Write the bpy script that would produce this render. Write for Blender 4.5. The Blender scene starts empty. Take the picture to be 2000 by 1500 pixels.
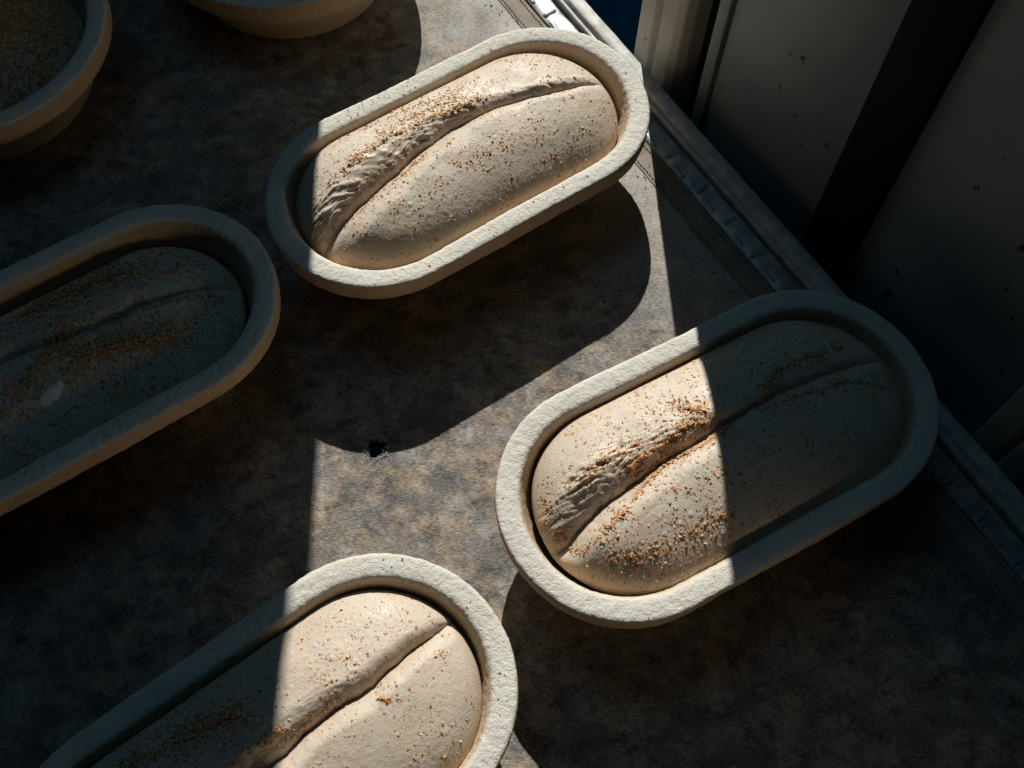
import bpy, bmesh, math, random
import numpy as np
from mathutils import Vector, Matrix

random.seed(7)
rng = np.random.default_rng(11)
scene = bpy.context.scene
COL = scene.collection

# ------------------------------------------------------------------ camera
CAM_H, PITCH, ROLL, FPX = 0.8072, 1.1022, 0.0364, 2033.8
cam_d = bpy.data.cameras.new("camera")
cam = bpy.data.objects.new("camera", cam_d)
COL.objects.link(cam)
F_ = Vector((0, math.cos(PITCH), -math.sin(PITCH)))
R0 = Vector((1, 0, 0))
U0 = R0.cross(F_)
R_ = R0 * math.cos(ROLL) + U0 * math.sin(ROLL)
U_ = -R0 * math.sin(ROLL) + U0 * math.cos(ROLL)
m = Matrix((R_, U_, -F_)).transposed().to_4x4()
m.translation = Vector((0, 0, CAM_H))
cam.matrix_world = m
cam_d.sensor_width = 36.0
cam_d.lens = FPX / 2000.0 * 36.0
cam_d.clip_start = 0.02
cam_d.clip_end = 100.0
scene.camera = cam

# ------------------------------------------------------------------ world, lamps, exposure
world = bpy.data.worlds.new("World")
scene.world = world
world.use_nodes = True
bg = world.node_tree.nodes["Background"]
bg.inputs[0].default_value = (0.42, 0.72, 1.0, 1)
bg.inputs[1].default_value = 0.001

SUN_DIR = Vector((0.0082, -0.1145, -0.0800)).normalized()      # direction the light travels
def aim(o, direction):
    o.rotation_euler = Vector(direction).to_track_quat('-Z', 'Y').to_euler()

sun_d = bpy.data.lights.new("window_sunbeam", 'SPOT')            # hard low light through the window, far away
sun_d.energy = 60000.0
sun_d.color = (1.0, 0.955, 0.87)
sun_d.shadow_soft_size = 0.115
sun_d.spot_size = math.radians(9)
sun_d.spot_blend = 0.0
sun_o = bpy.data.objects.new("window_sunbeam", sun_d)
COL.objects.link(sun_o)
sun_o.location = Vector((0, 0.45, 0)) - SUN_DIR * 30.0
aim(sun_o, SUN_DIR)

sky_d = bpy.data.lights.new("window_skylight", 'AREA')           # cool light of the sky in the same window
sky_d.energy = 2.6
sky_d.color = (0.30, 0.68, 1.0)
sky_d.shape = 'RECTANGLE'
sky_d.size, sky_d.size_y = 1.5, 1.0
sky_o = bpy.data.objects.new("window_skylight", sky_d)
COL.objects.link(sky_o)
sky_o.location = (-0.55, 1.35, 2.15)
aim(sky_o, Vector((0, 0.35, 0)) - Vector(sky_o.location))

warm_d = bpy.data.lights.new("room_lamp", 'AREA')                # weak warm light from the room behind the camera
warm_d.energy = 5.5
warm_d.color = (1.0, 0.80, 0.56)
warm_d.shape = 'DISK'
warm_d.size = 0.35
warm_o = bpy.data.objects.new("room_lamp", warm_d)
COL.objects.link(warm_o)
warm_o.location = (2.2, -1.3, 0.50)
aim(warm_o, Vector((-0.2, 0.4, 0)) - Vector(warm_o.location))

scene.view_settings.view_transform = 'Standard'
scene.view_settings.look = 'None'
scene.view_settings.exposure = 0.0
scene.view_settings.gamma = 1.0
scene.view_settings.use_curve_mapping = False
scene.render.engine = 'CYCLES'
scene.cycles.use_denoising = True
scene.cycles.max_bounces = 8
scene.cycles.diffuse_bounces = 5

# ------------------------------------------------------------------ noise helpers
_perm = np.tile(np.random.default_rng(3).permutation(256), 3)
_grad = np.random.default_rng(4).normal(size=(256, 3))
_grad /= np.linalg.norm(_grad, axis=1)[:, None]
def pn(x, y, z=0.0):
    """gradient noise, about -1..1"""
    x, y, z = np.broadcast_arrays(np.asarray(x, float), np.asarray(y, float), np.asarray(z, float))
    xi, yi, zi = np.floor(x).astype(int), np.floor(y).astype(int), np.floor(z).astype(int)
    xf, yf, zf = x - xi, y - yi, z - zi
    fd = lambda t: t * t * t * (t * (t * 6 - 15) + 10)
    u, v, w = fd(xf), fd(yf), fd(zf)
    def g(a, b, c):
        h = _perm[_perm[_perm[(xi + a) & 255] + ((yi + b) & 255)] + ((zi + c) & 255)]
        G = _grad[h]
        return G[..., 0] * (xf - a) + G[..., 1] * (yf - b) + G[..., 2] * (zf - c)
    L = lambda a, b, t: a + t * (b - a)
    r = L(L(L(g(0,0,0), g(1,0,0), u), L(g(0,1,0), g(1,1,0), u), v),
          L(L(g(0,0,1), g(1,0,1), u), L(g(0,1,1), g(1,1,1), u), v), w)
    return r * 1.6
def fbm(x, y, z=0.0, o=3):
    s, a, k = 0, 1.0, 1.0
    for _ in range(o):
        s = s + a * pn(x * k, y * k, z * k + 7.3 * _); a *= 0.5; k *= 2.03
    return s
def sstep(a, b, x):
    t = np.clip((x - a) / (b - a), 0, 1)
    return t * t * (3 - 2 * t)

# ------------------------------------------------------------------ object helpers
def mesh_np(name, V, F, smooth=True):
    me = bpy.data.meshes.new(name)
    me.from_pydata(V.tolist() if hasattr(V, 'tolist') else V, [], F.tolist() if hasattr(F, 'tolist') else F)
    me.update()
    if smooth:
        me.polygons.foreach_set("use_smooth", [True] * len(me.polygons))
    return me
def obj(name, me, mat, parent=None, loc=(0, 0, 0), rz=0.0):
    o = bpy.data.objects.new(name, me)
    COL.objects.link(o)
    if mat is not None:
        me.materials.append(mat) if len(me.materials) == 0 else None
    o.location = loc
    o.rotation_euler = (0, 0, rz)
    if parent is not None:
        o.parent = parent
    return o
def empty(name, loc=(0, 0, 0), rz=0.0):
    o = bpy.data.objects.new(name, None)
    COL.objects.link(o)
    o.location = loc; o.rotation_euler = (0, 0, rz)
    o.empty_display_size = 0.05
    return o
def tag(o, label=None, cat=None, group=None, kind=None):
    if label: o["label"] = label
    if cat: o["category"] = cat
    if group: o["group"] = group
    if kind: o["kind"] = kind
    return o
def box_me(name, x0, x1, y0, y1, z0, z1, bev=0.0, seg=2):
    bm = bmesh.new()
    vs = [bm.verts.new((x, y, z)) for z in (z0, z1) for y in (y0, y1) for x in (x0, x1)]
    for q in ((0,2,3,1), (4,5,7,6), (0,1,5,4), (2,6,7,3), (0,4,6,2), (1,3,7,5)):
        bm.faces.new([vs[i] for i in q])
    if bev > 0:
        bmesh.ops.bevel(bm, geom=list(bm.edges), offset=bev, segments=seg, affect='EDGES', profile=0.5)
    me = bpy.data.meshes.new(name); bm.to_mesh(me); bm.free()
    me.polygons.foreach_set("use_smooth", [bev > 0] * len(me.polygons))
    return me

# ------------------------------------------------------------------ material helpers
class N:
    def __init__(s, name):
        s.mat = bpy.data.materials.new(name); s.mat.use_nodes = True
        s.t = s.mat.node_tree; s.b = s.t.nodes["Principled BSDF"]
        s.co = s.t.nodes.new("ShaderNodeTexCoord").outputs["Object"]
    def n(s, typ, **kw):
        nd = s.t.nodes.new(typ)
        for k, v in kw.items():
            if hasattr(nd, k): setattr(nd, k, v)
            else: nd.inputs[k.replace('_', ' ')].default_value = v
        return nd
    def l(s, a, b): s.t.links.new(a, b)
    def mapping(s, scale=(1,1,1), rz=0.0, loc=(0,0,0), src=None):
        mp = s.n("ShaderNodeMapping")
        mp.inputs["Scale"].default_value = scale
        mp.inputs["Rotation"].default_value = (0, 0, rz)
        mp.inputs["Location"].default_value = loc
        s.l(src or s.co, mp.inputs["Vector"])
        return mp.outputs[0]
    def noise(s, scale, detail=4, rough=0.55, vec=None, dist=0.0):
        nd = s.n("ShaderNodeTexNoise", Scale=scale, Detail=detail, Roughness=rough, Distortion=dist)
        s.l(vec or s.co, nd.inputs["Vector"])
        return nd.outputs["Fac"]
    def voro(s, scale, vec=None, feature='F1'):
        nd = s.n("ShaderNodeTexVoronoi", Scale=scale); nd.feature = feature
        s.l(vec or s.co, nd.inputs["Vector"])
        return nd.outputs["Distance"]
    def ramp(s, fac, stops):
        nd = s.n("ShaderNodeValToRGB")
        cr = nd.color_ramp
        while len(cr.elements) < len(stops): cr.elements.new(0.5)
        for e, (p, c) in zip(cr.elements, stops):
            e.position = p
            e.color = (c, c, c, 1) if not isinstance(c, tuple) else (*c, 1)
        s.l(fac, nd.inputs[0])
        return nd.outputs[0]
    def mix(s, fac, a, b, blend='MIX'):
        nd = s.n("ShaderNodeMix"); nd.data_type = 'RGBA'; nd.blend_type = blend
        for sock, v in ((nd.inputs[0], fac), (nd.inputs[6], a), (nd.inputs[7], b)):
            if isinstance(v, (int, float)): sock.default_value = v
            elif isinstance(v, tuple): sock.default_value = (*v, 1)
            else: s.l(v, sock)
        return nd.outputs[2]
    def math(s, op, a, b=0.0, c=0.0, clamp=False):
        nd = s.n("ShaderNodeMath"); nd.operation = op; nd.use_clamp = clamp
        for i, v in enumerate((a, b, c)):
            if isinstance(v, (int, float)): nd.inputs[i].default_value = v
            else: s.l(v, nd.inputs[i])
        return nd.outputs[0]
    def bump(s, h, dist, strength=1.0, prev=None):
        nd = s.n("ShaderNodeBump", Strength=strength, Distance=dist)
        s.l(h, nd.inputs["Height"])
        if prev is not None: s.l(prev, nd.inputs["Normal"])
        return nd.outputs[0]
    def out(s, col=None, rough=None, normal=None, **kw):
        for nm, v in (("Base Color", col), ("Roughness", rough), ("Normal", normal)):
            if v is None: continue
            if isinstance(v, (int, float)): s.b.inputs[nm].default_value = v
            elif isinstance(v, tuple): s.b.inputs[nm].default_value = (*v, 1)
            else: s.l(v, s.b.inputs[nm])
        for k, v in kw.items(): s.b.inputs[k.replace('_', ' ')].default_value = v
        return s.mat

def mat_pulp():
    k = N("wood_pulp")
    geo = k.n("ShaderNodeNewGeometry")
    sep = k.n("ShaderNodeSeparateXYZ"); k.l(geo.outputs["Normal"], sep.inputs[0])
    big = k.noise(26, 3, 0.6)
    # bare pulp is tan, flour dust lies on whatever faces up
    pulp = k.mix(k.ramp(big, [(0.3, 0.0), (0.7, 1.0)]), (0.50, 0.37, 0.235), (0.57, 0.44, 0.30))
    dust = k.mix(k.ramp(k.noise(60, 4), [(0.3, 0.0), (0.7, 1.0)]), (0.62, 0.605, 0.545), (0.69, 0.68, 0.625))
    up = k.ramp(sep.outputs[2], [(0.25, 0.0), (0.92, 1.0)])
    edge = k.math('MULTIPLY_ADD', k.noise(150, 4, 0.7), 0.9, -0.45)
    fac = k.math('ADD', up, k.math('MULTIPLY', edge, 0.8), clamp=True)
    col = k.mix(fac, pulp, dust)
    # knocks, pits and grey stains
    pits = k.ramp(k.noise(170, 2, 0.6), [(0.22, 1.0), (0.28, 0.0)])
    col = k.mix(k.math('MULTIPLY', pits, 0.55), col, (0.25, 0.20, 0.14))
    stain = k.ramp(k.noise(38, 5, 0.7), [(0.60, 0.0), (0.78, 0.5)])
    col = k.mix(stain, col, (0.42, 0.40, 0.36))
    nb = k.bump(k.noise(300, 3, 0.8), 0.0015, 0.9)
    nb = k.bump(k.ramp(k.noise(170, 2, 0.6), [(0.22, 0.0), (0.29, 1.0)]), 0.0006, 0.8, nb)
    return k.out(col, 0.92, nb, Specular_IOR_Level=0.15)

def mat_dough():
    k = N("raw_dough")
    geo = k.n("ShaderNodeNewGeometry")
    sep = k.n("ShaderNodeSeparateXYZ"); k.l(geo.outputs["Normal"], sep.inputs[0])
    col = k.mix(k.ramp(k.noise(22, 4, 0.6), [(0.3, 0.0), (0.7, 1.0)]), (0.53, 0.42, 0.31), (0.60, 0.495, 0.385))
    # flour dust on what faces up, worn off in moist patches
    up = k.ramp(sep.outputs[2], [(0.45, 0.0), (0.95, 1.0)])
    dust = k.math('MULTIPLY', up, k.ramp(k.noise(30, 6, 0.75), [(0.34, 0.15), (0.64, 0.95)]))
    col = k.mix(dust, col, (0.575, 0.53, 0.46))
    col = k.mix(k.ramp(k.noise(520, 2, 0.7), [(0.55, 0.0), (0.78, 0.35)]), col, (0.42, 0.32, 0.22))
    specks = k.ramp(k.voro(330), [(0.05, 1.0), (0.17, 0.0)])
    specks = k.math('MULTIPLY', specks, k.ramp(k.noise(75, 2), [(0.5, 0.0), (0.6, 0.7)]))
    col = k.mix(specks, col, (0.40, 0.21, 0.085))
    bub = k.math('MULTIPLY', k.ramp(k.voro(95), [(0.0, 1.0), (0.28, 0.0)]), k.ramp(k.noise(28, 2), [(0.5, 0.0), (0.62, 1.0)]))
    nb = k.bump(k.noise(110, 3, 0.6), 0.0007, 0.35)
    nb = k.bump(bub, 0.0012, 0.6, nb)
    nb = k.bump(k.noise(700, 2, 0.7), 0.0006, 0.5, nb)
    rough = k.ramp(dust, [(0.2, 0.33), (0.7, 0.62)])
    return k.out(col, rough, nb, Specular_IOR_Level=0.34, Subsurface_Weight=0.25,
                 Subsurface_Radius=(1.0, 0.40, 0.14), Subsurface_Scale=0.004)

def mat_bran():
    k = N("bran_flake")
    geo = k.n("ShaderNodeNewGeometry")
    col = k.ramp(geo.outputs["Random Per Island"],
                 [(0.0, (0.36, 0.14, 0.045)), (0.3, (0.52, 0.24, 0.085)), (0.7, (0.66, 0.37, 0.155)), (1.0, (0.78, 0.60, 0.37))])
    return k.out(col, 0.6, None, Specular_IOR_Level=0.4)

def mat_canvas():
    k = N("worn_canvas")
    rot = k.mapping(rz=-0.62)
    st = k.mapping(scale=(1.0, 1.3, 1.0), rz=-0.6)
    a = k.noise(44, 6, 0.70, st, 0.12)
    b = k.noise(52, 5, 0.65, st)
    col = k.ramp(a, [(0.30, (0.055, 0.060, 0.072)), (0.43, (0.17, 0.15, 0.13)), (0.54, (0.35, 0.285, 0.215)), (0.68, (0.52, 0.415, 0.295))])
    grey = k.mix(k.ramp(k.noise(26, 5, 0.65), [(0.44, 0.0), (0.60, 0.85)]), col, (0.21, 0.21, 0.215))
    flour = k.ramp(k.noise(34, 6, 0.75, dist=0.15), [(0.50, 0.0), (0.72, 0.8)])
    col = k.mix(flour, grey, (0.58, 0.555, 0.52))
    rust = k.ramp(k.noise(55, 3, 0.6), [(0.66, 0.0), (0.80, 0.4)])
    col = k.mix(rust, col, (0.44, 0.23, 0.12))
    dark = k.ramp(b, [(0.56, 0.0), (0.70, 0.75)])
    col = k.mix(dark, col, (0.055, 0.058, 0.07))
    blot = k.ramp(k.noise(17, 5, 0.7, st), [(0.48, 0.0), (0.68, 0.6)])
    col = k.mix(blot, col, (0.07, 0.068, 0.07))
    # flour swept towards the hem side: a dusty whitish margin
    sep = k.n("ShaderNodeSeparateXYZ"); k.l(k.co, sep.inputs[0])
    e = k.math('ADD', k.math('MULTIPLY', sep.outputs[0], 0.8330), k.math('MULTIPLY', sep.outputs[1], 0.5533))  # along hem normal
    marg = k.ramp(k.math('ADD', e, k.math('MULTIPLY', k.noise(13, 4), 0.12)), [(0.385, 0.0), (0.52, 0.85)])
    farm = k.ramp(sep.outputs[1], [(0.36, 0.0), (0.58, 1.0)])
    marg = k.math('MULTIPLY', marg, farm)
    col = k.mix(marg, col, k.mix(k.ramp(k.noise(30, 5), [(0.35, 0.0), (0.65, 1.0)]), (0.46, 0.44, 0.405), (0.66, 0.645, 0.615)))
    # weave
    w1 = k.n("ShaderNodeTexWave", Scale=240.0, Distortion=1.0); w1.wave_type = 'BANDS'; w1.bands_direction = 'X'; k.l(rot, w1.inputs["Vector"])
    w2 = k.n("ShaderNodeTexWave", Scale=240.0, Distortion=1.0); w2.wave_type = 'BANDS'; w2.bands_direction = 'Y'; k.l(rot, w2.inputs["Vector"])
    wv = k.math('MULTIPLY', w1.outputs["Fac"], w2.outputs["Fac"])
    col = k.mix(k.ramp(wv, [(0.0, 0.07), (0.5, 0.0)]), col, (0.02, 0.02, 0.022))
    fl = k.noise(270, 2, 0.75, k.mapping(scale=(1.0, 3.0, 1.0), rz=0.42))
    col = k.mix(k.ramp(fl, [(0.32, 0.85), (0.50, 0.0)]), col, k.mix(0.25, (0.012, 0.012, 0.014), col))
    col = k.mix(k.ramp(fl, [(0.55, 0.0), (0.74, 0.6)]), col, (0.50, 0.46, 0.41))
    nb = k.bump(k.noise(260, 4, 0.75), 0.0010, 0.6)
    nb = k.bump(fl, 0.0006, 0.6, nb)
    nb = k.bump(wv, 0.0003, 0.35, nb)
    return k.out(col, 0.88, nb, Specular_IOR_Level=0.2)

def mat_simple(name, c1, c2, scale, rough, metal=0.0, bump=0.0003, bscale=200, spots=None, spotscale=40, spotthr=0.1, spec=0.4):
    k = N(name)
    col = k.mix(k.ramp(k.noise(scale, 5, 0.65), [(0.35, 0.0), (0.65, 1.0)]), c1, c2)
    if spots:
        wob = k.n("ShaderNodeTexNoise", Scale=spotscale * 2.2, Detail=3.0); k.l(k.co, wob.inputs["Vector"])
        vm = k.n("ShaderNodeVectorMath"); vm.operation = 'MULTIPLY_ADD'
        k.l(wob.outputs["Color"], vm.inputs[0]); vm.inputs[1].default_value = (0.9 / spotscale,) * 3; k.l(k.mapping(scale=(1, 1, 0.6)), vm.inputs[2])
        sp = k.ramp(k.voro(spotscale, vm.outputs[0]), [(spotthr * 0.6, 1.0), (spotthr, 0.0)])
        sp = k.math('MULTIPLY', sp, k.ramp(k.noise(9, 3), [(0.45, 0.0), (0.52, 1.0)]))
        col = k.mix(sp, col, spots)
    nb = k.bump(k.noise(bscale, 4, 0.65), bump, 0.7)
    return k.out(col, rough, nb, Metallic=metal, Specular_IOR_Level=spec)

M_PULP, M_DOUGH, M_BRAN, M_CANVAS = mat_pulp(), mat_dough(), mat_bran(), mat_canvas()
M_HEM = mat_simple("hem_tape", (0.20, 0.165, 0.135), (0.32, 0.28, 0.24), 45, 0.85, bump=0.0006, bscale=260)
M_THREAD = mat_simple("sewing_thread", (0.09, 0.085, 0.08), (0.20, 0.18, 0.16), 200, 0.9)
M_FRAY = mat_simple("frayed_thread", (0.42, 0.43, 0.44), (0.58, 0.58, 0.57), 200, 0.9)
M_ZINC = mat_simple("floury_zinc", (0.20, 0.23, 0.26), (0.50, 0.52, 0.53), 60, 0.42, metal=0.25, bump=0.0005, bscale=120, spots=(0.06, 0.06, 0.06), spotscale=120, spotthr=0.10)
M_RAIL = mat_simple("dusty_aluminium", (0.36, 0.37, 0.365), (0.62, 0.62, 0.60), 70, 0.6, metal=0.05, bump=0.0004, bscale=300, spots=(0.07, 0.07, 0.06), spotscale=160, spotthr=0.12)
M_BLACK = mat_simple("black_rubber_and_recess", (0.006, 0.006, 0.007), (0.012, 0.012, 0.012), 50, 0.75, spec=0.2)
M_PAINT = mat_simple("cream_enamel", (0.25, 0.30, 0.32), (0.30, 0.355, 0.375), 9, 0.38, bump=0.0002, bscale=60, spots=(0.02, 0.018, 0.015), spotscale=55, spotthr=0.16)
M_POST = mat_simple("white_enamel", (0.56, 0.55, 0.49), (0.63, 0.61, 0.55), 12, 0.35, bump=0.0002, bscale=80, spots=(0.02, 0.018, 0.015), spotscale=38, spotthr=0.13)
M_BED = mat_simple("dark_bed", (0.006, 0.022, 0.04), (0.01, 0.03, 0.055), 20, 0.7)
M_FLOOR = mat_simple("navy_floor", (0.0004, 0.004, 0.011), (0.0006, 0.005, 0.013), 6, 0.9, spec=0.0)
M_WALL = mat_simple("grey_plaster", (0.22, 0.22, 0.215), (0.26, 0.26, 0.25), 8, 0.9)
M_CRUMB = mat_simple("dried_dough", (0.32, 0.26, 0.19), (0.50, 0.44, 0.36), 90, 0.85)

# ------------------------------------------------------------------ setting: floor, window pier
floor = obj("floor", box_me("floor", -3, 3, -3, 5, -0.90, -0.86), M_FLOOR)
tag(floor, "dark navy floor far below the table edge", kind="structure")
pier = obj("wall", box_me("wall", -2.2, -0.2175, 1.12, 1.22, -0.86, 1.05), M_WALL)
tag(pier, "grey wall beside the window that shades the left baskets", kind="structure")

# ------------------------------------------------------------------ canvas table
G0 = Vector((0.0567, 0.8715, 0.0))               # a point of the rail's outer edge
DV = Vector((0.55517, -0.83174, 0.0))            # along the edge, towards the camera
NV = Vector((0.83174, 0.55517, 0.0))             # away from the canvas
RZ = math.atan2(DV.y, DV.x)
table = empty("canvas_table", (0, 0, 0))
tag(table, "canvas covered loading table with stitched hem, zinc edge strip and metal rail", "table")

def edge_pt(s, off, z=0.0):
    return G0 + DV * s + NV * off + Vector((0, 0, z))
# the frame of the edge: child empties would add a level, so bake the transform into the meshes
ME = Matrix((DV, NV, Vector((0, 0, 1)))).transposed().to_4x4(); ME.translation = G0
def edge_obj(name, me, mat, parent):
    me.transform(ME)
    return obj(name, me, mat, parent)

OFF_CAN = -0.0505     # canvas edge (hem outer side) measured from the rail's outer edge
HOLE = (-0.112, 0.3437)
def build_canvas():
    bm = bmesh.new()
    c = [edge_pt(s, o) for s, o in ((-0.32, OFF_CAN), (1.25, OFF_CAN), (1.25, -1.55), (-0.32, -1.55))]
    vs = [bm.verts.new(p) for p in c]
    es = [bm.edges.new((vs[i], vs[(i + 1) % 4])) for i in range(4)]
    ring = []
    for i in range(26):
        t = i / 26 * 2 * math.pi
        r = 0.0078 * (1 + 0.22 * math.sin(3 * t + 1) + random.uniform(-0.14, 0.14))
        ring.append(bm.verts.new((HOLE[0] + r * math.cos(t), HOLE[1] + 1.15 * r * math.sin(t), 0)))
    es += [bm.edges.new((ring[i], ring[(i + 1) % 26])) for i in range(26)]
    bmesh.ops.triangle_fill(bm, use_beauty=True, edges=es)
    bmesh.ops.recalc_face_normals(bm, faces=bm.faces)
    for f in bm.faces:
        if f.normal.z < 0: f.normal_flip()
    r = bmesh.ops.extrude_face_region(bm, geom=list(bm.faces))
    for v in [g for g in r["geom"] if isinstance(g, bmesh.types.BMVert)]: v.co.z = 0.0
    for v in vs + ring: v.co.z = -0.0022
    bmesh.ops.recalc_face_normals(bm, faces=bm.faces)
    me = bpy.data.meshes.new("canvas"); bm.to_mesh(me); bm.free()
    return me
canvas = obj("canvas", build_canvas(), M_CANVAS, table)
canvas["label"] = "stained brown and grey woven canvas with a small frayed hole"
bed = edge_obj("table_bed", box_me("bed", -0.32, 1.25, -1.55, -0.004, -0.045, -0.006), M_BED, table)

# threads standing round the hole
def strip_mesh(name, curves, w):
    V, F = [], []
    for pts in curves:
        b = len(V)
        for i, p in enumerate(pts):
            p = Vector(p)
            t = (Vector(pts[min(i + 1, len(pts) - 1)]) - Vector(pts[max(i - 1, 0)])).normalized()
            s = t.cross(Vector((0.3, 0.1, 1))).normalized(); u = s.cross(t).normalized()
            for k in range(3):
                a = k * 2.0944
                V.append(p + (s * math.cos(a) + u * math.sin(a)) * w)
        for i in range(len(pts) - 1):
            for k in range(3):
                F.append((b + 3 * i + k, b + 3 * i + (k + 1) % 3, b + 3 * i + 3 + (k + 1) % 3, b + 3 * i + 3 + k))
    return mesh_np(name, [tuple(v) for v in V], F)
cur = []
for i in range(90):
    t = random.uniform(0, 2 * math.pi)
    r0 = 0.0086 * random.uniform(0.85, 1.25)
    p = Vector((HOLE[0] + r0 * math.cos(t), HOLE[1] + 1.15 * r0 * math.sin(t), 0.0003))
    d = Vector((math.cos(t + random.gauss(0, 1.3)), math.sin(t + random.gauss(0, 1.3)), random.uniform(0.05, 0.7)))
    pts = [p.copy()]
    for j in range(4):
        p = p + d * random.uniform(0.0006, 0.0016)
        p.z = max(p.z, 0.0003)
        d = (d + Vector((random.gauss(0, 0.5), random.gauss(0, 0.5), random.gauss(-0.15, 0.3)))).normalized()
        pts.append(p.copy())
    cur.append(pts)
fr = obj("frayed_threads", strip_mesh("frayed_threads", cur, 0.00018), M_FRAY, canvas)
tag(fr, "pale frayed threads round the small hole in the canvas", kind="stuff")

# hem, stitches
hem = edge_obj("hem", box_me("hem", -0.32, 1.25, OFF_CAN - 0.0235, OFF_CAN + 0.0005, -0.0010, 0.0009), M_HEM, table)
cur = []
for row in (OFF_CAN - 0.0205, OFF_CAN - 0.0042):
    s = -0.30
    while s < 1.2:
        j = random.uniform(-0.0004, 0.0004)
        cur.append([(s, row + j, 0.0012), (s + 0.0011, row + j, 0.0019), (s + 0.0024, row + j, 0.0019), (s + 0.0033, row + j, 0.0012)])
        s += 0.0046
for i in range(150):                                             # loose fluff along the hem
    s, o = random.uniform(-0.1, 0.9), OFF_CAN - 0.03 + random.gauss(0, 0.006)
    p = Vector((s, o, 0.0006 if o < OFF_CAN - 0.024 else 0.0022)); z0 = p.z
    d = Vector((random.gauss(0, 1), random.gauss(0, 1), random.uniform(0, 0.6))).normalized()
    pts = [p.copy()]
    for j in range(3):
        p = p + d * 0.0011; p.z = max(p.z, z0); d = (d + Vector((random.gauss(0, 0.5), random.gauss(0, 0.5), -0.2))).normalized(); pts.append(p.copy())
    cur.append(pts)
sm = strip_mesh("stitching", cur, 0.00042); sm.transform(ME)
st = obj("stitching", sm, M_THREAD, hem); tag(st, "two rows of dark stitches along the hem", kind="stuff")

# zinc strip with pressed ridges and raised tabs
def wavy_strip(name, s0, s1, prof, n, amp, seed):
    """long extrusion along the edge, profile (off,z), with slight dents"""
    S = np.linspace(s0, s1, n)
    V, F = [], []
    P = np.array(prof)
    k = len(P)
    for i, s in enumerate(S):
        dz = amp * 1.3 * pn(s * 35 + seed, P[:, 0] * 150, seed)
        do = amp * 0.6 * pn(s * 22 + seed, P[:, 1] * 90, seed + 5)
        for j in range(k): V.append((s, P[j, 0] + do[j], P[j, 1] + dz[j]))
    for i in range(n - 1):
        for j in range(k):
            F.append((i * k + j, i * k + (j + 1) % k, (i + 1) * k + (j + 1) % k, (i + 1) * k + j))
    F.append(tuple(range(k))); F.append(tuple((n - 1) * k + j for j in reversed(range(k))))
    me = mesh_np(name, V, F)
    bm = bmesh.new(); bm.from_mesh(me); bmesh.ops.recalc_face_normals(bm, faces=bm.faces); bm.to_mesh(me); bm.free()
    return me
a0, a1 = OFF_CAN + 0.0008, OFF_CAN + 0.0235
zp = [(a0, 0.0), (a0, 0.0022), (a0 + 0.0008, 0.0030), (a0 + 0.010, 0.0030), (a1 - 0.003, 0.0030), (a1 - 0.0008, 0.0028), (a1, 0.0020), (a1, 0.0)]
me = wavy_strip("edge_strip", -0.32, 1.25, zp, 500, 0.0009, 3.1)
zinc = edge_obj("edge_strip", me, M_ZINC, table)
def blob_bar(name, L, w, h, n=10, kk=7):
    """rounded pressed bar lying along x"""
    V, F = [], []
    for i in range(n + 1):
        t = -1 + 2 * i / n
        e = max(0.0, 1 - abs(t) ** 5) ** 0.5
        for j in range(kk):
            a = math.pi * j / (kk - 1)
            V.append((t * L / 2, math.cos(a) * w / 2 * (0.55 + 0.45 * e), max(0.0, math.sin(a)) ** 0.7 * h * e - 0.0006))
    for i in range(n):
        for j in range(kk - 1):
            F.append((i * kk + j, (i + 1) * kk + j, (i + 1) * kk + j + 1, i * kk + j + 1))
    return mesh_np(name, V, F)
ridge_me = blob_bar("ridge", 0.017, 0.0062, 0.0030)
tab_me = blob_bar("tab", 0.021, 0.0058, 0.0022)
ridge_me.materials.append(M_ZINC); tab_me.materials.append(M_ZINC)
s = -0.045
i = 0
while s < 0.95:
    p = edge_pt(s + random.uniform(-0.002, 0.002), (a0 + a1) / 2 - 0.001 + random.uniform(-0.001, 0.001), 0.0029)
    o = obj("ridge", ridge_me, None, zinc, p, RZ + math.pi / 2 + random.uniform(-0.22, 0.22)); o.scale = (random.uniform(0.85, 1.1), random.uniform(0.8, 1.2), random.uniform(0.7, 1.3))
    p = edge_pt(s + 0.0215 + random.uniform(-0.002, 0.002), a0 + 0.0042, 0.0029)
    o = obj("tab", tab_me, None, zinc, p, RZ + random.uniform(-0.08, 0.08)); o.scale = (random.uniform(0.8, 1.1), random.uniform(0.8, 1.2), random.uniform(0.6, 1.4))
    s += 0.0432 + random.uniform(-0.006, 0.006); i += 1

# rail: two lips with a groove, beyond a dark slot
r0, r1 = -0.0225, 0.0
rp = [(r0, -0.03), (r0, 0.0035), (r0 + 0.0012, 0.0052), (r0 + 0.0038, 0.0052), (r0 + 0.0048, 0.0040), (r0 + 0.0058, 0.0040), (r0 + 0.0068, 0.0078),
      (r0 + 0.0085, 0.0092), (r0 + 0.014, 0.0094), (r1 - 0.002, 0.0090), (r1, 0.0070), (r1, -0.03)]
me = wavy_strip("rail", -0.32, 1.25, rp, 420, 0.0005, 9.4)
rail = edge_obj("rail", me, M_RAIL, table)

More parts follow.
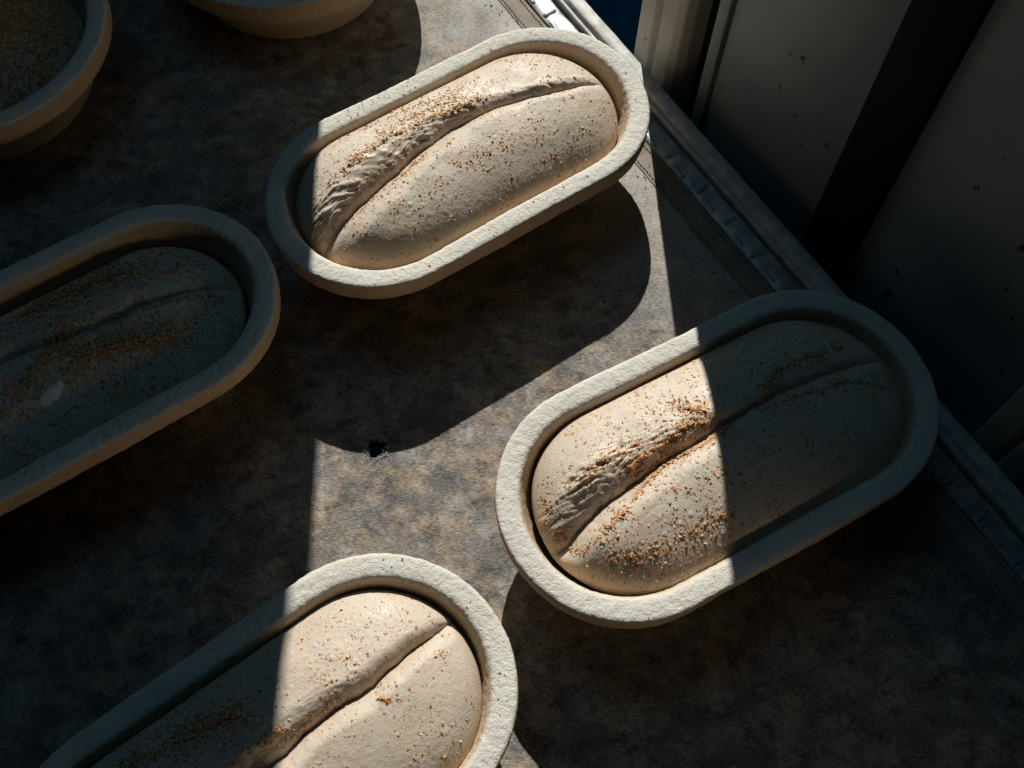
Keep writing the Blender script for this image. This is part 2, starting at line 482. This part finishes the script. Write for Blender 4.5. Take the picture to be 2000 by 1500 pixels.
# crumbs of dried dough on the canvas
def lump_mesh(name, centres, sizes, flat, seed):
    V, F = [], []
    r = random.Random(seed)
    for c, sz in zip(centres, sizes):
        b = len(V); n = 7
        ang = r.uniform(0, 6.28)
        top = []
        for i in range(n):
            t = ang + i / n * 6.283
            rr = sz * r.uniform(0.5, 1.1)
            V.append((c[0] + rr * math.cos(t), c[1] + rr * math.sin(t) * 0.7, c[2]))
        for i in range(n):
            v = V[b + i]; q = r.uniform(0.4, 0.75)
            V.append((c[0] + (v[0] - c[0]) * q, c[1] + (v[1] - c[1]) * q, c[2] + sz * flat * r.uniform(0.6, 1.2)))
        V.append((c[0], c[1], c[2] + sz * flat * 1.1))
        for i in range(n):
            j = (i + 1) % n
            F.append((b + i, b + j, b + n + j, b + n + i)); F.append((b + n + i, b + n + j, b + 2 * n))
    return mesh_np(name, V, F, False)

# ------------------------------------------------------------------ oven cabinet on the right
cab = empty("oven_cabinet", tuple(edge_pt(0.08, 0.02, -0.86)))
tag(cab, "cream enamelled oven cabinet with posts, panels and a black strip along the right", "cabinet")
def cab_box(name, s0, s1, o0, o1, z0, z1, mat, bev=0.0):
    me = box_me(name, s0, s1, o0, o1, z0, z1, bev); me.transform(ME)
    me.transform(Matrix.Translation(-Vector(cab.location)))
    return obj(name, me, mat, cab)
TOP = 0.62
def folded_post(s0, s1, s2):
    """post folded from sheet: an angled first flank, a crease with a small step, a second flank that curls back"""
    pr = [(s0, 0.060), (s0, 0.0195), (s0 + 0.002, 0.0178), (s1 - 0.006, 0.0185), (s1 - 0.0015, 0.0225), (s1, 0.0245), (s1 + 0.0015, 0.0210), (s1 + 0.005, 0.0195),
          (s2 - 0.012, 0.0205), (s2 - 0.004, 0.0245), (s2, 0.034), (s2, 0.060)]
    n = len(pr); Z = (-0.86, TOP)
    V = [(a, b, z) for z in Z for a, b in pr]
    F = [(i, (i + 1) % n, n + (i + 1) % n, n + i) for i in range(n)] + [tuple(range(n))[::-1], tuple(range(n, 2 * n))]
    me = mesh_np("post", V, F, False)
    me.transform(ME); me.transform(Matrix.Translation(-Vector(cab.location)))
    bm = bmesh.new(); bm.from_mesh(me); bmesh.ops.recalc_face_normals(bm, faces=bm.faces)
    bmesh.ops.bevel(bm, geom=[e for e in bm.edges if abs((e.verts[0].co - e.verts[1].co).z) > 0.5], offset=0.0008, segments=2, affect='EDGES')
    bm.to_mesh(me); bm.free()
    me.polygons.foreach_set("use_smooth", [False] * len(me.polygons))
    return obj("post", me, M_POST, cab)
folded_post(0.0787, 0.1068, 0.1420)
folded_post(0.5975, 0.6270, 0.6630)
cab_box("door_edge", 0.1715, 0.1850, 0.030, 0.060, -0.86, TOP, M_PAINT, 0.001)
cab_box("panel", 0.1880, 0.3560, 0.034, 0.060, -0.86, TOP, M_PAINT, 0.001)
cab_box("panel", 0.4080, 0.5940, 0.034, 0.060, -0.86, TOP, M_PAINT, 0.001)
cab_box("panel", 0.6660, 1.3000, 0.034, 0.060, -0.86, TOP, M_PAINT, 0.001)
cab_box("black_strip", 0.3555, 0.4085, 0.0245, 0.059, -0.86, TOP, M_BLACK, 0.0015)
cab_box("recess_shade", 0.1405, 0.1730, 0.052, 0.0605, -0.86, TOP, M_BLACK)  # black box standing in for the shade of the open recess
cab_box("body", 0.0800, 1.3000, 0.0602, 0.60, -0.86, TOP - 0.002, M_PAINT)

# ------------------------------------------------------------------ proofing baskets
def spline(P, n):
    P = np.array(P, float)
    d = np.r_[0, np.cumsum(np.hypot(*np.diff(P, axis=0).T))]
    # Catmull-Rom through the points, resampled evenly
    out = []
    Q = np.vstack([2 * P[0] - P[1], P, 2 * P[-1] - P[-2]])
    for i in range(len(P) - 1):
        p0, p1, p2, p3 = Q[i:i + 4]
        for t in np.linspace(0, 1, 14, endpoint=False):
            out.append(0.5 * ((2 * p1) + (-p0 + p2) * t + (2 * p0 - 5 * p1 + 4 * p2 - p3) * t * t + (-p0 + 3 * p1 - 3 * p2 + p3) * t ** 3))
    out.append(P[-1]); out = np.array(out)
    d = np.r_[0, np.cumsum(np.hypot(*np.diff(out, axis=0).T))]
    u = np.linspace(0, d[-1], n)
    return np.c_[np.interp(u, d, out[:, 0]), np.interp(u, d, out[:, 1])]
RIM_Z = 0.080
PROFILE = [(0.0440, 0.0010), (0.0400, 0.0012), (0.0370, 0.0040), (0.0310, 0.018), (0.0210, 0.040), (0.0150, 0.0520), (0.0125, 0.0555), (0.0070, 0.0562), (0.0030, 0.0578),
           (0.0018, 0.0610), (0.0007, 0.0690), (0.0004, 0.0760), (0.0008, 0.0785), (0.0022, 0.0797), (0.0050, 0.0801), (0.0090, 0.0802), (0.0130, 0.0801), (0.0165, 0.0797), (0.0185, 0.0784), (0.0198, 0.0760),
           (0.0214, 0.0715), (0.0240, 0.0620), (0.0272, 0.0500), (0.0330, 0.0300), (0.0400, 0.0170), (0.0480, 0.0115), (0.0580, 0.0100)]
def make_basket(seg, R, seed, nu, nv=120):
    """stadium-shaped (seg>0) or round (seg=0) pressed wood-pulp basket; profile = (inset from rim, z)"""
    pr = spline(PROFILE, nv)
    per = 4 * seg + 2 * math.pi * R
    U = np.linspace(0, per, nu, endpoint=False)
    cx = np.zeros(nu); nx = np.zeros(nu); ny = np.zeros(nu); px = np.zeros(nu)
    for i, u in enumerate(U):
        if u < 2 * seg: px[i], nx[i], ny[i] = -seg + u, 0, -1
        elif u < 2 * seg + math.pi * R:
            a = -math.pi / 2 + (u - 2 * seg) / R; px[i], nx[i], ny[i] = seg, math.cos(a), math.sin(a)
        elif u < 4 * seg + math.pi * R: px[i], nx[i], ny[i] = seg - (u - 2 * seg - math.pi * R), 0, 1
        else:
            a = math.pi / 2 + (u - 4 * seg - math.pi * R) / R; px[i], nx[i], ny[i] = -seg, math.cos(a), math.sin(a)
    r = R - pr[:, 0]
    X = px[:, None] + nx[:, None] * r[None]
    Y = ny[:, None] * r[None]
    Z = np.broadcast_to(pr[:, 1], X.shape).copy()
    # gentle hand-pressed unevenness, then fibrous grit
    wob = 0.0010 * pn(X * 12 + seed, Y * 12, Z * 8) + 0.00022 * pn(X * 45, Y * 45 + seed, Z * 45)
    grit = 0.00038 * fbm(X * 190, Y * 170, Z * 170 + seed, 2) + 0.00022 * pn(X * 600, Y * 600, Z * 600 + seed)
    chip = -0.0008 * np.clip(pn(X * 75 + seed * 3, Y * 75, Z * 75) - 0.62, 0, 1) * 3
    keep = sstep(0.004, 0.012, Z)
    dr = (wob + grit + chip) * keep
    # profile normals
    t = np.gradient(pr, axis=0); t /= np.hypot(t[:, 0], t[:, 1])[:, None] + 1e-9
    n_r, n_z = t[:, 1], t[:, 0]              # outward-radial, z of the outward surface normal
    X += nx[:, None] * dr * n_r[None]; Y += ny[:, None] * dr * n_r[None]; Z += dr * n_z[None]
    Z += 0.0012 * pn(X * 9 + seed, Y * 9, 2.0) * sstep(0.03, 0.08, Z)
    V = np.stack([X, Y, Z], -1).reshape(-1, 3)
    i, j = np.meshgrid(np.arange(nu), np.arange(nv - 1), indexing='ij')
    i2 = (i + 1) % nu
    F = np.stack([i * nv + j, i2 * nv + j, i2 * nv + j + 1, i * nv + j + 1], -1).reshape(-1, 4).tolist()
    F.append([k * nv for k in range(nu)][::-1]); F.append([k * nv + nv - 1 for k in range(nu)])
    return mesh_np("proofing_basket", V, F)

# ------------------------------------------------------------------ dough
class Dough:
    def __init__(s, a, b, z0, ztop, off=(0, 0), seam=None, D=None, wu=None, wl=None, wr=None, seed=0.0, tilt=(0, 0), pw=2.4, ex=0.62):
        s.a, s.b, s.z0, s.zt, s.off, s.seed, s.tilt, s.pw, s.ex = a, b, z0, ztop, off, seed, tilt, pw, ex
        s.seg = a - b
        s.seam = None
        if seam is not None:
            q = np.array(seam) / 1000.0
            x = np.linspace(-0.19, 0.19, 381)
            y = np.interp(x, q[:, 0], q[:, 1])
            kx = np.exp(-np.linspace(-2.2, 2.2, 25) ** 2); kx /= kx.sum()
            s.seam = (x, np.convolve(np.pad(y, 12, mode='edge'), kx, 'valid'))
            s.D, s.wu, s.wl = [(np.array(v)[:, 0] / 1000, np.array(v)[:, 1] / 1000) for v in (D, wu, wl)]
            s.wr = (np.array(wr)[:, 0] / 1000, np.array(wr)[:, 1])
    def z(s, x, y):
        """height of the skin over local x,y (basket frame)"""
        X, Y = x - s.off[0], y - s.off[1]
        dist = s.b - np.hypot(np.maximum(np.abs(X) - s.seg, 0), Y)
        t = np.clip(dist / s.b, 0, 1)
        prof = (1 - (1 - t) ** s.pw) ** s.ex
        z = s.z0 + (s.zt - s.z0) * prof
        z = z + s.tilt[0] * X + s.tilt[1] * Y
        inner = sstep(0.0, 0.18, t)
        sd = s.seed
        z = z + inner * (0.0022 * pn(X * 16 + sd, Y * 16, sd) + 0.0005 * pn(X * 42, Y * 42 + sd, sd))
        if s.seam is not None:
            wx = 0.0016 * pn(X * 45 + sd, Y * 20, sd + 2) + 0.0006 * pn(X * 160, Y * 60, sd)
            e = Y + s.off[1] - np.interp(x, *s.seam) + wx
            D = np.interp(x, *s.D); wu = np.interp(x, *s.wu); wl = np.interp(x, *s.wl); wr = np.interp(x, *s.wr)
            w = np.where(e > 0, wu, wl)
            q = 1 - np.clip(np.abs(e) / w, 0, 1)
            drop = np.where(e > 0, 0.40 * q ** 2.0 + 0.60 * (1 - np.sqrt(np.clip(1 - q ** 2.6, 0, 1))), 0.85 * q ** 1.7 + 0.15 * (1 - np.sqrt(np.clip(1 - q ** 3, 0, 1))))
            z = z - D * drop * sstep(0.0, 0.25, t + 0.1)
            # the lower lobe swells a little right beside the crease
            z = z + 0.0009 * pn(x * 38 + sd, e * 60, sd + 21) * np.exp(-((e + 0.8 * wl) / wl) ** 2) * wr
            # wrinkles of stretched skin on the far flank of the crease
            band = sstep(-0.06, 0.03, e / wu) * (1 - sstep(0.65, 1.35, e / wu)) * wr
            wd = e + 0.25 * x + 0.006 * pn(X * 30, Y * 30, sd + 4)
            r1 = 1 - np.abs(pn(X * 34 + wd * 40, wd * 240, sd + 1)) * 1.8
            r2 = 1 - np.abs(pn(X * 75 - wd * 90, wd * 430, sd + 6)) * 1.8
            brk = 0.25 + 0.75 * sstep(-0.35, 0.55, pn(X * 30 + 3, Y * 45, sd + 12))
            r3 = 1 - np.abs(pn(X * 90 + e * 50, e * 75, sd + 15)) * 1.7
            z = z + band * brk * (0.0015 * r1 + 0.0011 * r2 + 0.0010 * r3 + 0.0004 * pn(X * 330, Y * 330, sd))
            # skin gathered like pleats next to the crease, mostly at its ends
            pl = np.exp(-np.abs(e) / 0.010) * wr * 0.5
            z = z + pl * 0.0017 * pn(x * 230 + e * 120, e * 45, sd + 9) * np.where(e > 0, 1.0, 0.45)
        z = z + inner * (0.00012 * fbm(X * 190 + sd, Y * 190, sd, 2) + 0.00016 * pn(X * 560, Y * 560, sd))
        return z
    def mesh(s, nu=460, nv=230):
        per = 2 * s.seg + math.pi * s.b
        u = np.linspace(0, per, nu)
        arc = math.pi * s.b / 2
        Xc = np.where(u < arc, -s.seg - s.b * np.cos(u / s.b), np.where(u < arc + 2 * s.seg, -s.seg + (u - arc), s.seg + s.b * np.sin(np.clip((u - arc - 2 * s.seg) / s.b, 0, math.pi / 2))))
        W = np.where(u < arc, s.b * np.sin(u / s.b), np.where(u < arc + 2 * s.seg, s.b, s.b * np.cos(np.clip((u - arc - 2 * s.seg) / s.b, 0, math.pi / 2))))
        # outline a little irregular
        be = np.linspace(-math.pi / 2, math.pi / 2, nv)
        sy = 0.55 * np.sin(be) + 0.45 * (be / (math.pi / 2))
        sy = np.sign(sy) * np.abs(sy)
        X = np.broadcast_to(Xc[:, None], (nu, nv)).copy(); Y = W[:, None] * sy[None]
        x, y = X + s.off[0], Y + s.off[1]
        Z = s.z(x, y)
        # skirt tucked under
        def col(k):
            return x[:, k] - X[:, k] * 0.03, y[:, k] - Y[:, k] * 0.04, Z[:, k] * 0 + (s.z0 - 0.010)
        xa, ya, za = col(0); xb, yb, zb = col(nv - 1)
        x = np.c_[xa, x, xb]; y = np.c_[ya, y, yb]; Z = np.c_[za, Z, zb]; nv += 2
        V = np.stack([x, y, Z], -1).reshape(-1, 3)
        i, j = np.meshgrid(np.arange(nu - 1), np.arange(nv - 1), indexing='ij')
        F = np.stack([i * nv + j, (i + 1) * nv + j, (i + 1) * nv + j + 1, i * nv + j + 1], -1).reshape(-1, 4)
        return mesh_np("dough_loaf", V, F)
    def inside(s, x, y):
        return s.b - np.hypot(np.maximum(np.abs(x - s.off[0]) - s.seg, 0), y - s.off[1])

def flakes_mesh(name, P, Nn, size, rg):
    """many tiny curved bran flakes: P points, Nn normals, size lengths"""
    n = len(P)
    h = rg.normal(size=(n, 3)); h -= (h * Nn).sum(1)[:, None] * Nn
    T = h / np.linalg.norm(h, axis=1)[:, None]
    Nt = Nn + rg.normal(size=(n, 3)) * 0.30; Nt /= np.linalg.norm(Nt, axis=1)[:, None]
    T -= (T * Nt).sum(1)[:, None] * Nt; T /= np.linalg.norm(T, axis=1)[:, None]
    B = np.cross(Nt, T)
    w = size * rg.uniform(0.40, 0.85, n); c = size * rg.uniform(0.06, 0.28, n)
    C = P + Nn * (size * rg.uniform(0.02, 0.14, n))[:, None]
    k = lambda a, b, d: C + T * (a * size * 0.5)[:, None] + B * (b * w * 0.5)[:, None] + Nt * (d * c)[:, None]
    o = np.ones(n)
    j = lambda: rg.uniform(0.6, 1.1, n)
    V = np.stack([k(-j(), -0.6 * j(), -0.4 * o), k(-j(), 0.5 * j(), -0.4 * o), k(0 * o, -j(), 0.5 * o), k(0 * o, j(), 0.5 * o), k(j(), -0.5 * j(), -0.4 * o), k(j(), 0.6 * j(), -0.4 * o), k(0 * o, 0 * o, -0.8 * o)], 1).reshape(-1, 3)
    b = (np.arange(n) * 7)[:, None]
    F = np.concatenate([b + np.array([0, 2, 3, 1]), b + np.array([2, 4, 5, 3])]).tolist()
    F += np.concatenate([b + np.array([0, 6, 2]), b + np.array([4, 2, 6]), b + np.array([1, 3, 6]), b + np.array([5, 6, 3])]).tolist()
    return mesh_np(name, V, F, False)

def scatter(D, clusters, base_n, fine_n, rg, patch=0.0, smin=0.0012, smax=0.0041):
    xs, ys, ss = [], [], []
    def add(x, y, sz):
        xs.append(x); ys.append(y); ss.append(sz)
    szd = lambda n: smin + (smax - smin) * rg.beta(1.4, 2.6, n)
    for pts, sig, n in clusters:
        q = np.array(pts, float) / 1000
        d = np.r_[0, np.cumsum(np.hypot(*np.diff(q, axis=0).T))] if len(q) > 1 else np.array([0.0])
        u = rg.uniform(0, d[-1], n)
        # clumps along the line
        g = pn(u * 160 + q[0, 0] * 77, 0.3, 0.1) ; keep = rg.uniform(-0.9, 0.5, n) < g
        u = u[keep]
        x = np.interp(u, d, q[:, 0]) if len(q) > 1 else np.full(len(u), q[0, 0])
        y = np.interp(u, d, q[:, 1]) if len(q) > 1 else np.full(len(u), q[0, 1])
        r = np.abs(rg.standard_t(3, len(u))) * sig / 1000 * 0.75; th = rg.uniform(0, 6.283, len(u))
        add(x + r * np.cos(th), y + r * np.sin(th), szd(len(u)))
    for n, f in ((base_n, 1.0), (fine_n, 0.5)):
        x = rg.uniform(-D.a, D.a, n * 2) + D.off[0]; y = rg.uniform(-D.b, D.b, n * 2) + D.off[1]
        g = pn(x * 42 + D.seed, y * 42, 3.3) + 0.6 * pn(x * 120, y * 120 + D.seed, 1.2)
        keep = rg.uniform(-0.6 - 0.4 * (1 - patch), 0.9, n * 2) < g
        add(x[keep], y[keep], szd(keep.sum()) * f)
    x, y, sz = map(np.concatenate, (xs, ys, ss))
    ok = D.inside(x, y) > 0.003
    x, y, sz = x[ok], y[ok], sz[ok]
    z = D.z(x, y); h = 0.0008
    cell = np.round(x / 0.002).astype(int) * 100003 + np.round(y / 0.002).astype(int)
    _, inv, cnt = np.unique(cell, return_inverse=True, return_counts=True)
    z = z + np.clip(cnt[inv] - 3, 0, 8) * 0.00025 * rg.uniform(0, 1, len(x))
    gx = (D.z(x + h, y) - D.z(x - h, y)) / (2 * h); gy = (D.z(x, y + h) - D.z(x, y - h)) / (2 * h)
    Nn = np.stack([-gx, -gy, np.ones_like(gx)], 1); Nn /= np.linalg.norm(Nn, axis=1)[:, None]
    return flakes_mesh("bran_flakes", np.stack([x, y, z], 1), Nn, sz, rg)

def rim_flakes(seg, R, n, spots, rg):
    """bran lying on the flat of the rim: spots = (angle-ish fraction of the perimeter, spread, count)"""
    xs, ys, ss = [], [], []
    per = 4 * seg + 2 * math.pi * R
    for fr, spd, cnt in spots + [(0.5, 9.0, n)]:
        u = (fr * per + rg.normal(0, spd * per / 10 if spd > 5 else spd, cnt)) % per if spd < 5 else rg.uniform(0, per, cnt)
        o = rg.uniform(0.004, 0.0155, cnt); r = R - o
        for uu, rr in zip(u, r):
            if uu < 2 * seg: xs.append(-seg + uu); ys.append(-rr)
            elif uu < 2 * seg + math.pi * R:
                a = -math.pi / 2 + (uu - 2 * seg) / R; xs.append(seg + rr * math.cos(a)); ys.append(rr * math.sin(a))
            elif uu < 4 * seg + math.pi * R: xs.append(seg - (uu - 2 * seg - math.pi * R)); ys.append(rr)
            else:
                a = math.pi / 2 + (uu - 4 * seg - math.pi * R) / R; xs.append(-seg + rr * math.cos(a)); ys.append(rr * math.sin(a))
    P = np.c_[xs, ys, np.full(len(xs), RIM_Z + 0.0003)]
    sz = 0.0008 + 0.0024 * rg.beta(1.3, 3, len(P))
    return flakes_mesh("bran_flakes", P, np.tile([0.0, 0.0, 1.0], (len(P), 1)), sz, rg)

SEG, RW = 0.0879, 0.0971
oval = dict(seg=SEG, R=RW)
BASKETS = [
    # name key, x, y, rot, round?, basket label, dough label
    ("A", -0.0516, 0.6003, 0.6326, False,
     "off-white oval wood-pulp proofing basket, sunlit but for its left end, upper middle of the canvas",
     "long pale dough with a deep wrinkled crease, mostly sunlit in the upper middle basket"),
    ("C", 0.1624, 0.3243, 0.5320, False,
     "off-white oval wood-pulp basket at right, left half in sun and right half in shade",
     "long creased dough with heavy bran, half sunlit and half shaded, in the right basket"),
    ("B", -0.3615, 0.3819, 0.6232, False,
     "oval wood-pulp basket wholly in bluish shade at the left edge, halfway up",
     "long dough lying deep in the shaded left basket, thickly strewn with bran"),
    ("D", -0.1530, 0.0764, 0.6825, False,
     "oval wood-pulp basket cut off by the bottom edge, its right end in sun",
     "smooth pale dough with a clean diagonal crease in the bottom basket"),
    ("E", -0.5350, 0.7225, 0.3, True,
     "round wood-pulp basket in deep shade in the top left corner",
     "round dough covered with dark bran in the top left corner basket"),
    ("F", -0.2540, 0.9000, 1.1, True,
     "round wood-pulp basket cut off by the top edge with a sunlit spot on its rim",
     "round dough barely seen inside the basket at the top edge"),
]
DOUGHS = {
    "A": Dough(0.1575, 0.0778, 0.0600, 0.0975, (-0.001, 0.0010),
               seam=[(-190, -24), (-153, -19), (-108, -6), (-45, 10), (-4, 16), (33, 15), (76, 5), (118, -5), (144, -6), (190, -10)],
               D=[(-160, 15), (-110, 18), (-50, 16), (0, 12), (50, 8), (110, 6), (140, 4), (155, 1)],
               wu=[(-160, 28), (-100, 30), (-40, 25), (10, 17), (60, 12), (150, 9)],
               wl=[(-160, 26), (-90, 29), (-30, 24), (30, 17), (80, 12), (150, 10)],
               wr=[(-160, 1.3), (-100, 1.6), (-30, 1.35), (20, 0.8), (60, 0.4), (105, 0.8), (150, 0.25)], seed=1.3, tilt=(0.0, 0.015), pw=2.7, ex=0.60),
    "C": Dough(0.1585, 0.0785, 0.0620, 0.0955, (0.0030, -0.0008),
               seam=[(-190, -16), (-149, -12), (-110, -1), (-77, 4), (-45, 7), (-3, 9), (52, 11), (101, 7), (153, 0), (190, -3)],
               D=[(-160, 15), (-110, 18), (-50, 15), (0, 11), (60, 8), (120, 7), (150, 3)],
               wu=[(-160, 30), (-100, 32), (-40, 22), (20, 14), (150, 12)],
               wl=[(-160, 22), (-100, 26), (-40, 21), (40, 15), (150, 11)],
               wr=[(-160, 1.1), (-100, 1.3), (-50, 0.9), (0, 0.4), (60, 0.5), (150, 0.3)], seed=8.7, tilt=(0.0, 0.01), pw=2.3, ex=0.58),
    "B": Dough(0.1545, 0.0740, 0.0530, 0.0765, (-0.002, 0.0),
               seam=[(-190, 30), (-80, 24), (-34, 20), (0, 14), (37, 8), (77, 6), (115, -1), (145, -12), (190, -20)],
               D=[(-150, 5), (0, 7), (80, 6), (140, 4)], wu=[(-150, 14), (150, 12)], wl=[(-150, 10), (150, 9)],
               wr=[(-150, 0.4), (40, 0.35), (150, 0.15)], seed=15.1),
    "D": Dough(0.1575, 0.0772, 0.0630, 0.0915, (0.001, 0.0),
               seam=[(-190, -6), (-60, 0), (7, 2), (55, 5), (87, 3), (120, 8), (149, 8), (190, 8)],
               D=[(-150, 12), (0, 17), (60, 15), (120, 12), (150, 8)], wu=[(-150, 22), (30, 20), (90, 14), (150, 10)], wl=[(-150, 16), (60, 17), (150, 15)],
               wr=[(-150, 0.4), (0, 0.55), (60, 0.5), (110, 0.15), (150, 0.2)], seed=22.4, tilt=(0.0, 0.02), pw=2.2, ex=0.58),
    "E": Dough(0.1085, 0.1080, 0.042, 0.074, seed=31.0, pw=2.0),
    "F": Dough(0.1055, 0.1050, 0.030, 0.060, seed=37.0, pw=2.0),
}
CLUST = {
    "A": ([([(-122, 20), (-95, 26), (-77, 31), (-54, 33), (-35, 31), (-7, 33), (15, 26), (41, 26)], 3.4, 1000), ([(-67, 64), (-26, 58), (10, 50), (31, 46)], 9, 420),
           ([(-130, -16), (-102, -11), (-79, -7), (-56, -3), (-36, 4)], 3.6, 420), ([(93, 17), (143, -2)], 7, 40), ([(-22, -32), (30, -26), (59, -39)], 9, 110),
           ([(-60, 44), (0, 42), (30, 34)], 8, 420), ([(-20, -4), (-6, 2)], 1.5, 30)], 1300, 4200, 0.6),
    "C": ([([(-80, 12), (-41, 17), (-21, 21), (-6, 15)], 4.2, 900), ([(-25, 45), (-3, 23)], 7, 380),
           ([(-140, -24), (-123, -21), (-100, -16), (-85, -8), (-69, -1), (-49, 4), (-16, 3), (10, 6)], 3.4, 1100), ([(-122, 18), (-91, 26), (-61, 24)], 6, 400),
           ([(-143, 26), (-147, 8), (-140, -20)], 4, 260), ([(-130, -36), (-102, -48), (-64, -50), (-30, -52)], 10, 700), ([(43, 18), (67, 26), (91, 25), (126, 22)], 7, 800),
           ([(37, 5), (73, 1), (108, -5), (136, -22)], 5, 600), ([(-60, -20), (40, -30), (80, -45)], 14, 260)], 1700, 6500, 0.5),
    "B": ([([(-12, 55), (23, 54), (60, 50), (88, 38)], 16, 4200), ([(96, 26), (135, 19)], 3, 200), ([(2, -6), (47, -21), (90, -34)], 16, 4200),
           ([(68, 3), (105, -6), (135, -18)], 3, 200), ([(-56, -29), (-34, -17), (19, 26)], 12, 1600)], 5200, 4000, 0.6),
    "D": ([([(20, 7), (45, 8), (61, 9), (70, 9)], 3.0, 150), ([(86, -9), (92, -14)], 2.5, 70), ([(136, -4), (136, -14)], 2.5, 50), ([(-75, 58), (-33, 50), (12, 40)], 14, 2600),
           ([(-10, 16), (25, 14)], 4, 140), ([(72, 38), (92, 15)], 12, 40)], 700, 3600, 0.5),
    "E": ([([(0, 0), (30, -20), (60, 10), (20, 50), (-30, 20)], 40, 9000)], 16000, 2000, 0.0),
    "F": ([([(0, 0), (30, -20), (60, 10), (20, 50), (-30, 20)], 34, 3000)], 2000, 400, 0.5),
}
RIMS = {"A": (70, [(0.62, 0.02, 26), (0.66, 0.012, 22)]), "C": (50, [(0.50, 0.03, 12), (0.915, 0.006, 7)]), "B": (120, [(0.10, 0.05, 60), (0.62, 0.03, 20)]),
        "D": (60, [(0.50, 0.012, 22), (0.56, 0.03, 40)]), "E": (30, []), "F": (30, [])}
for key, bx, by, rot, rnd, blab, dlab in BASKETS:
    rg = np.random.default_rng(ord(key))
    seg, R = (0.0, 0.1405) if rnd else (SEG, RW)
    bo = obj("proofing_basket", make_basket(seg, R, ord(key) * 1.7, 620 if not rnd else 420), M_PULP, None, (bx, by, 0.0), rot)
    tag(bo, blab, "basket", "wood-pulp proofing baskets on the canvas")
    n, sp = RIMS[key]
    bf = obj("bran_flakes", rim_flakes(seg, R, n, sp, rg), M_BRAN, bo); tag(bf, kind="stuff")
    D = DOUGHS[key]
    do = obj("dough_loaf", D.mesh(*((460, 230) if not rnd else (240, 200))), M_DOUGH, None, (bx, by, 0.0), rot)
    tag(do, dlab, "dough", "dough pieces proofing in the baskets")
    cl, bn, fn, pt = CLUST[key]
    fo = obj("bran_flakes", scatter(D, cl, bn, fn, rg, pt, **(dict(smin=0.0018, smax=0.0052) if rnd else {})), M_BRAN, do); tag(fo, "loose brown bran flakes strewn over the dough", kind="stuff")

# white patch painted as a spot of light on the shaded left dough
def light_spot_mesh(D, cx, cy, L, W, ang):
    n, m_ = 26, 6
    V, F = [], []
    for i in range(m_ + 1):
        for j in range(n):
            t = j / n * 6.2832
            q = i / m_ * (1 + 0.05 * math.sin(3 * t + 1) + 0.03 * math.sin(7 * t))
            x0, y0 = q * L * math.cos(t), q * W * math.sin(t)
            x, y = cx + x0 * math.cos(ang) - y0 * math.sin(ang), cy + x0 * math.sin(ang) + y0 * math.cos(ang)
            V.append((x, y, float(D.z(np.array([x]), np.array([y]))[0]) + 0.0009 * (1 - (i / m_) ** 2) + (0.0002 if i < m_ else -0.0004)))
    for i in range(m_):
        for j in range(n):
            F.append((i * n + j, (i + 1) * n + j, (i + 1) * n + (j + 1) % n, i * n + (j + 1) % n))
    return mesh_np("painted_light_spot", V, F)
M_LIGHT_SPOT = mat_simple("light_spot_white", (0.80, 0.79, 0.75), (0.86, 0.85, 0.82), 200, 0.95, bump=0.0003, bscale=900)
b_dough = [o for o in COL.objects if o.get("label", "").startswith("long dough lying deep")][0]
obj("painted_light_spot", light_spot_mesh(DOUGHS["B"], -0.017, -0.030, 0.0130, 0.0066, 0.42), M_LIGHT_SPOT, b_dough)["label"] = "small white patch painted as a spot of light on the bran"

# ------------------------------------------------------------------ small crumbs and flour crusts on the canvas
cen, siz = [], []
rr = random.Random(5)
for cx, cy, sp, n, sz in ((0.015, 0.455, 0.012, 26, 0.0016), (-0.055, 0.420, 0.010, 10, 0.0014), (-0.15, 0.275, 0.012, 14, 0.0016), (-0.20, 0.315, 0.006, 8, 0.0014),
                          (-0.33, 0.66, 0.05, 40, 0.0013), (0.10, 0.52, 0.03, 14, 0.0009), (-0.02, 0.33, 0.12, 50, 0.0008), (0.25, 0.12, 0.10, 40, 0.0009)):
    for i in range(n):
        cen.append((cx + rr.gauss(0, sp), cy + rr.gauss(0, sp * 0.6), 0.0002)); siz.append(sz * rr.uniform(0.4, 1.5))
cr = obj("dried_dough_crumbs", lump_mesh("dried_dough_crumbs", cen, siz, 0.14, 9), M_CRUMB, table)
tag(cr, "small flat crumbs of dried dough stuck to the canvas", kind="stuff")
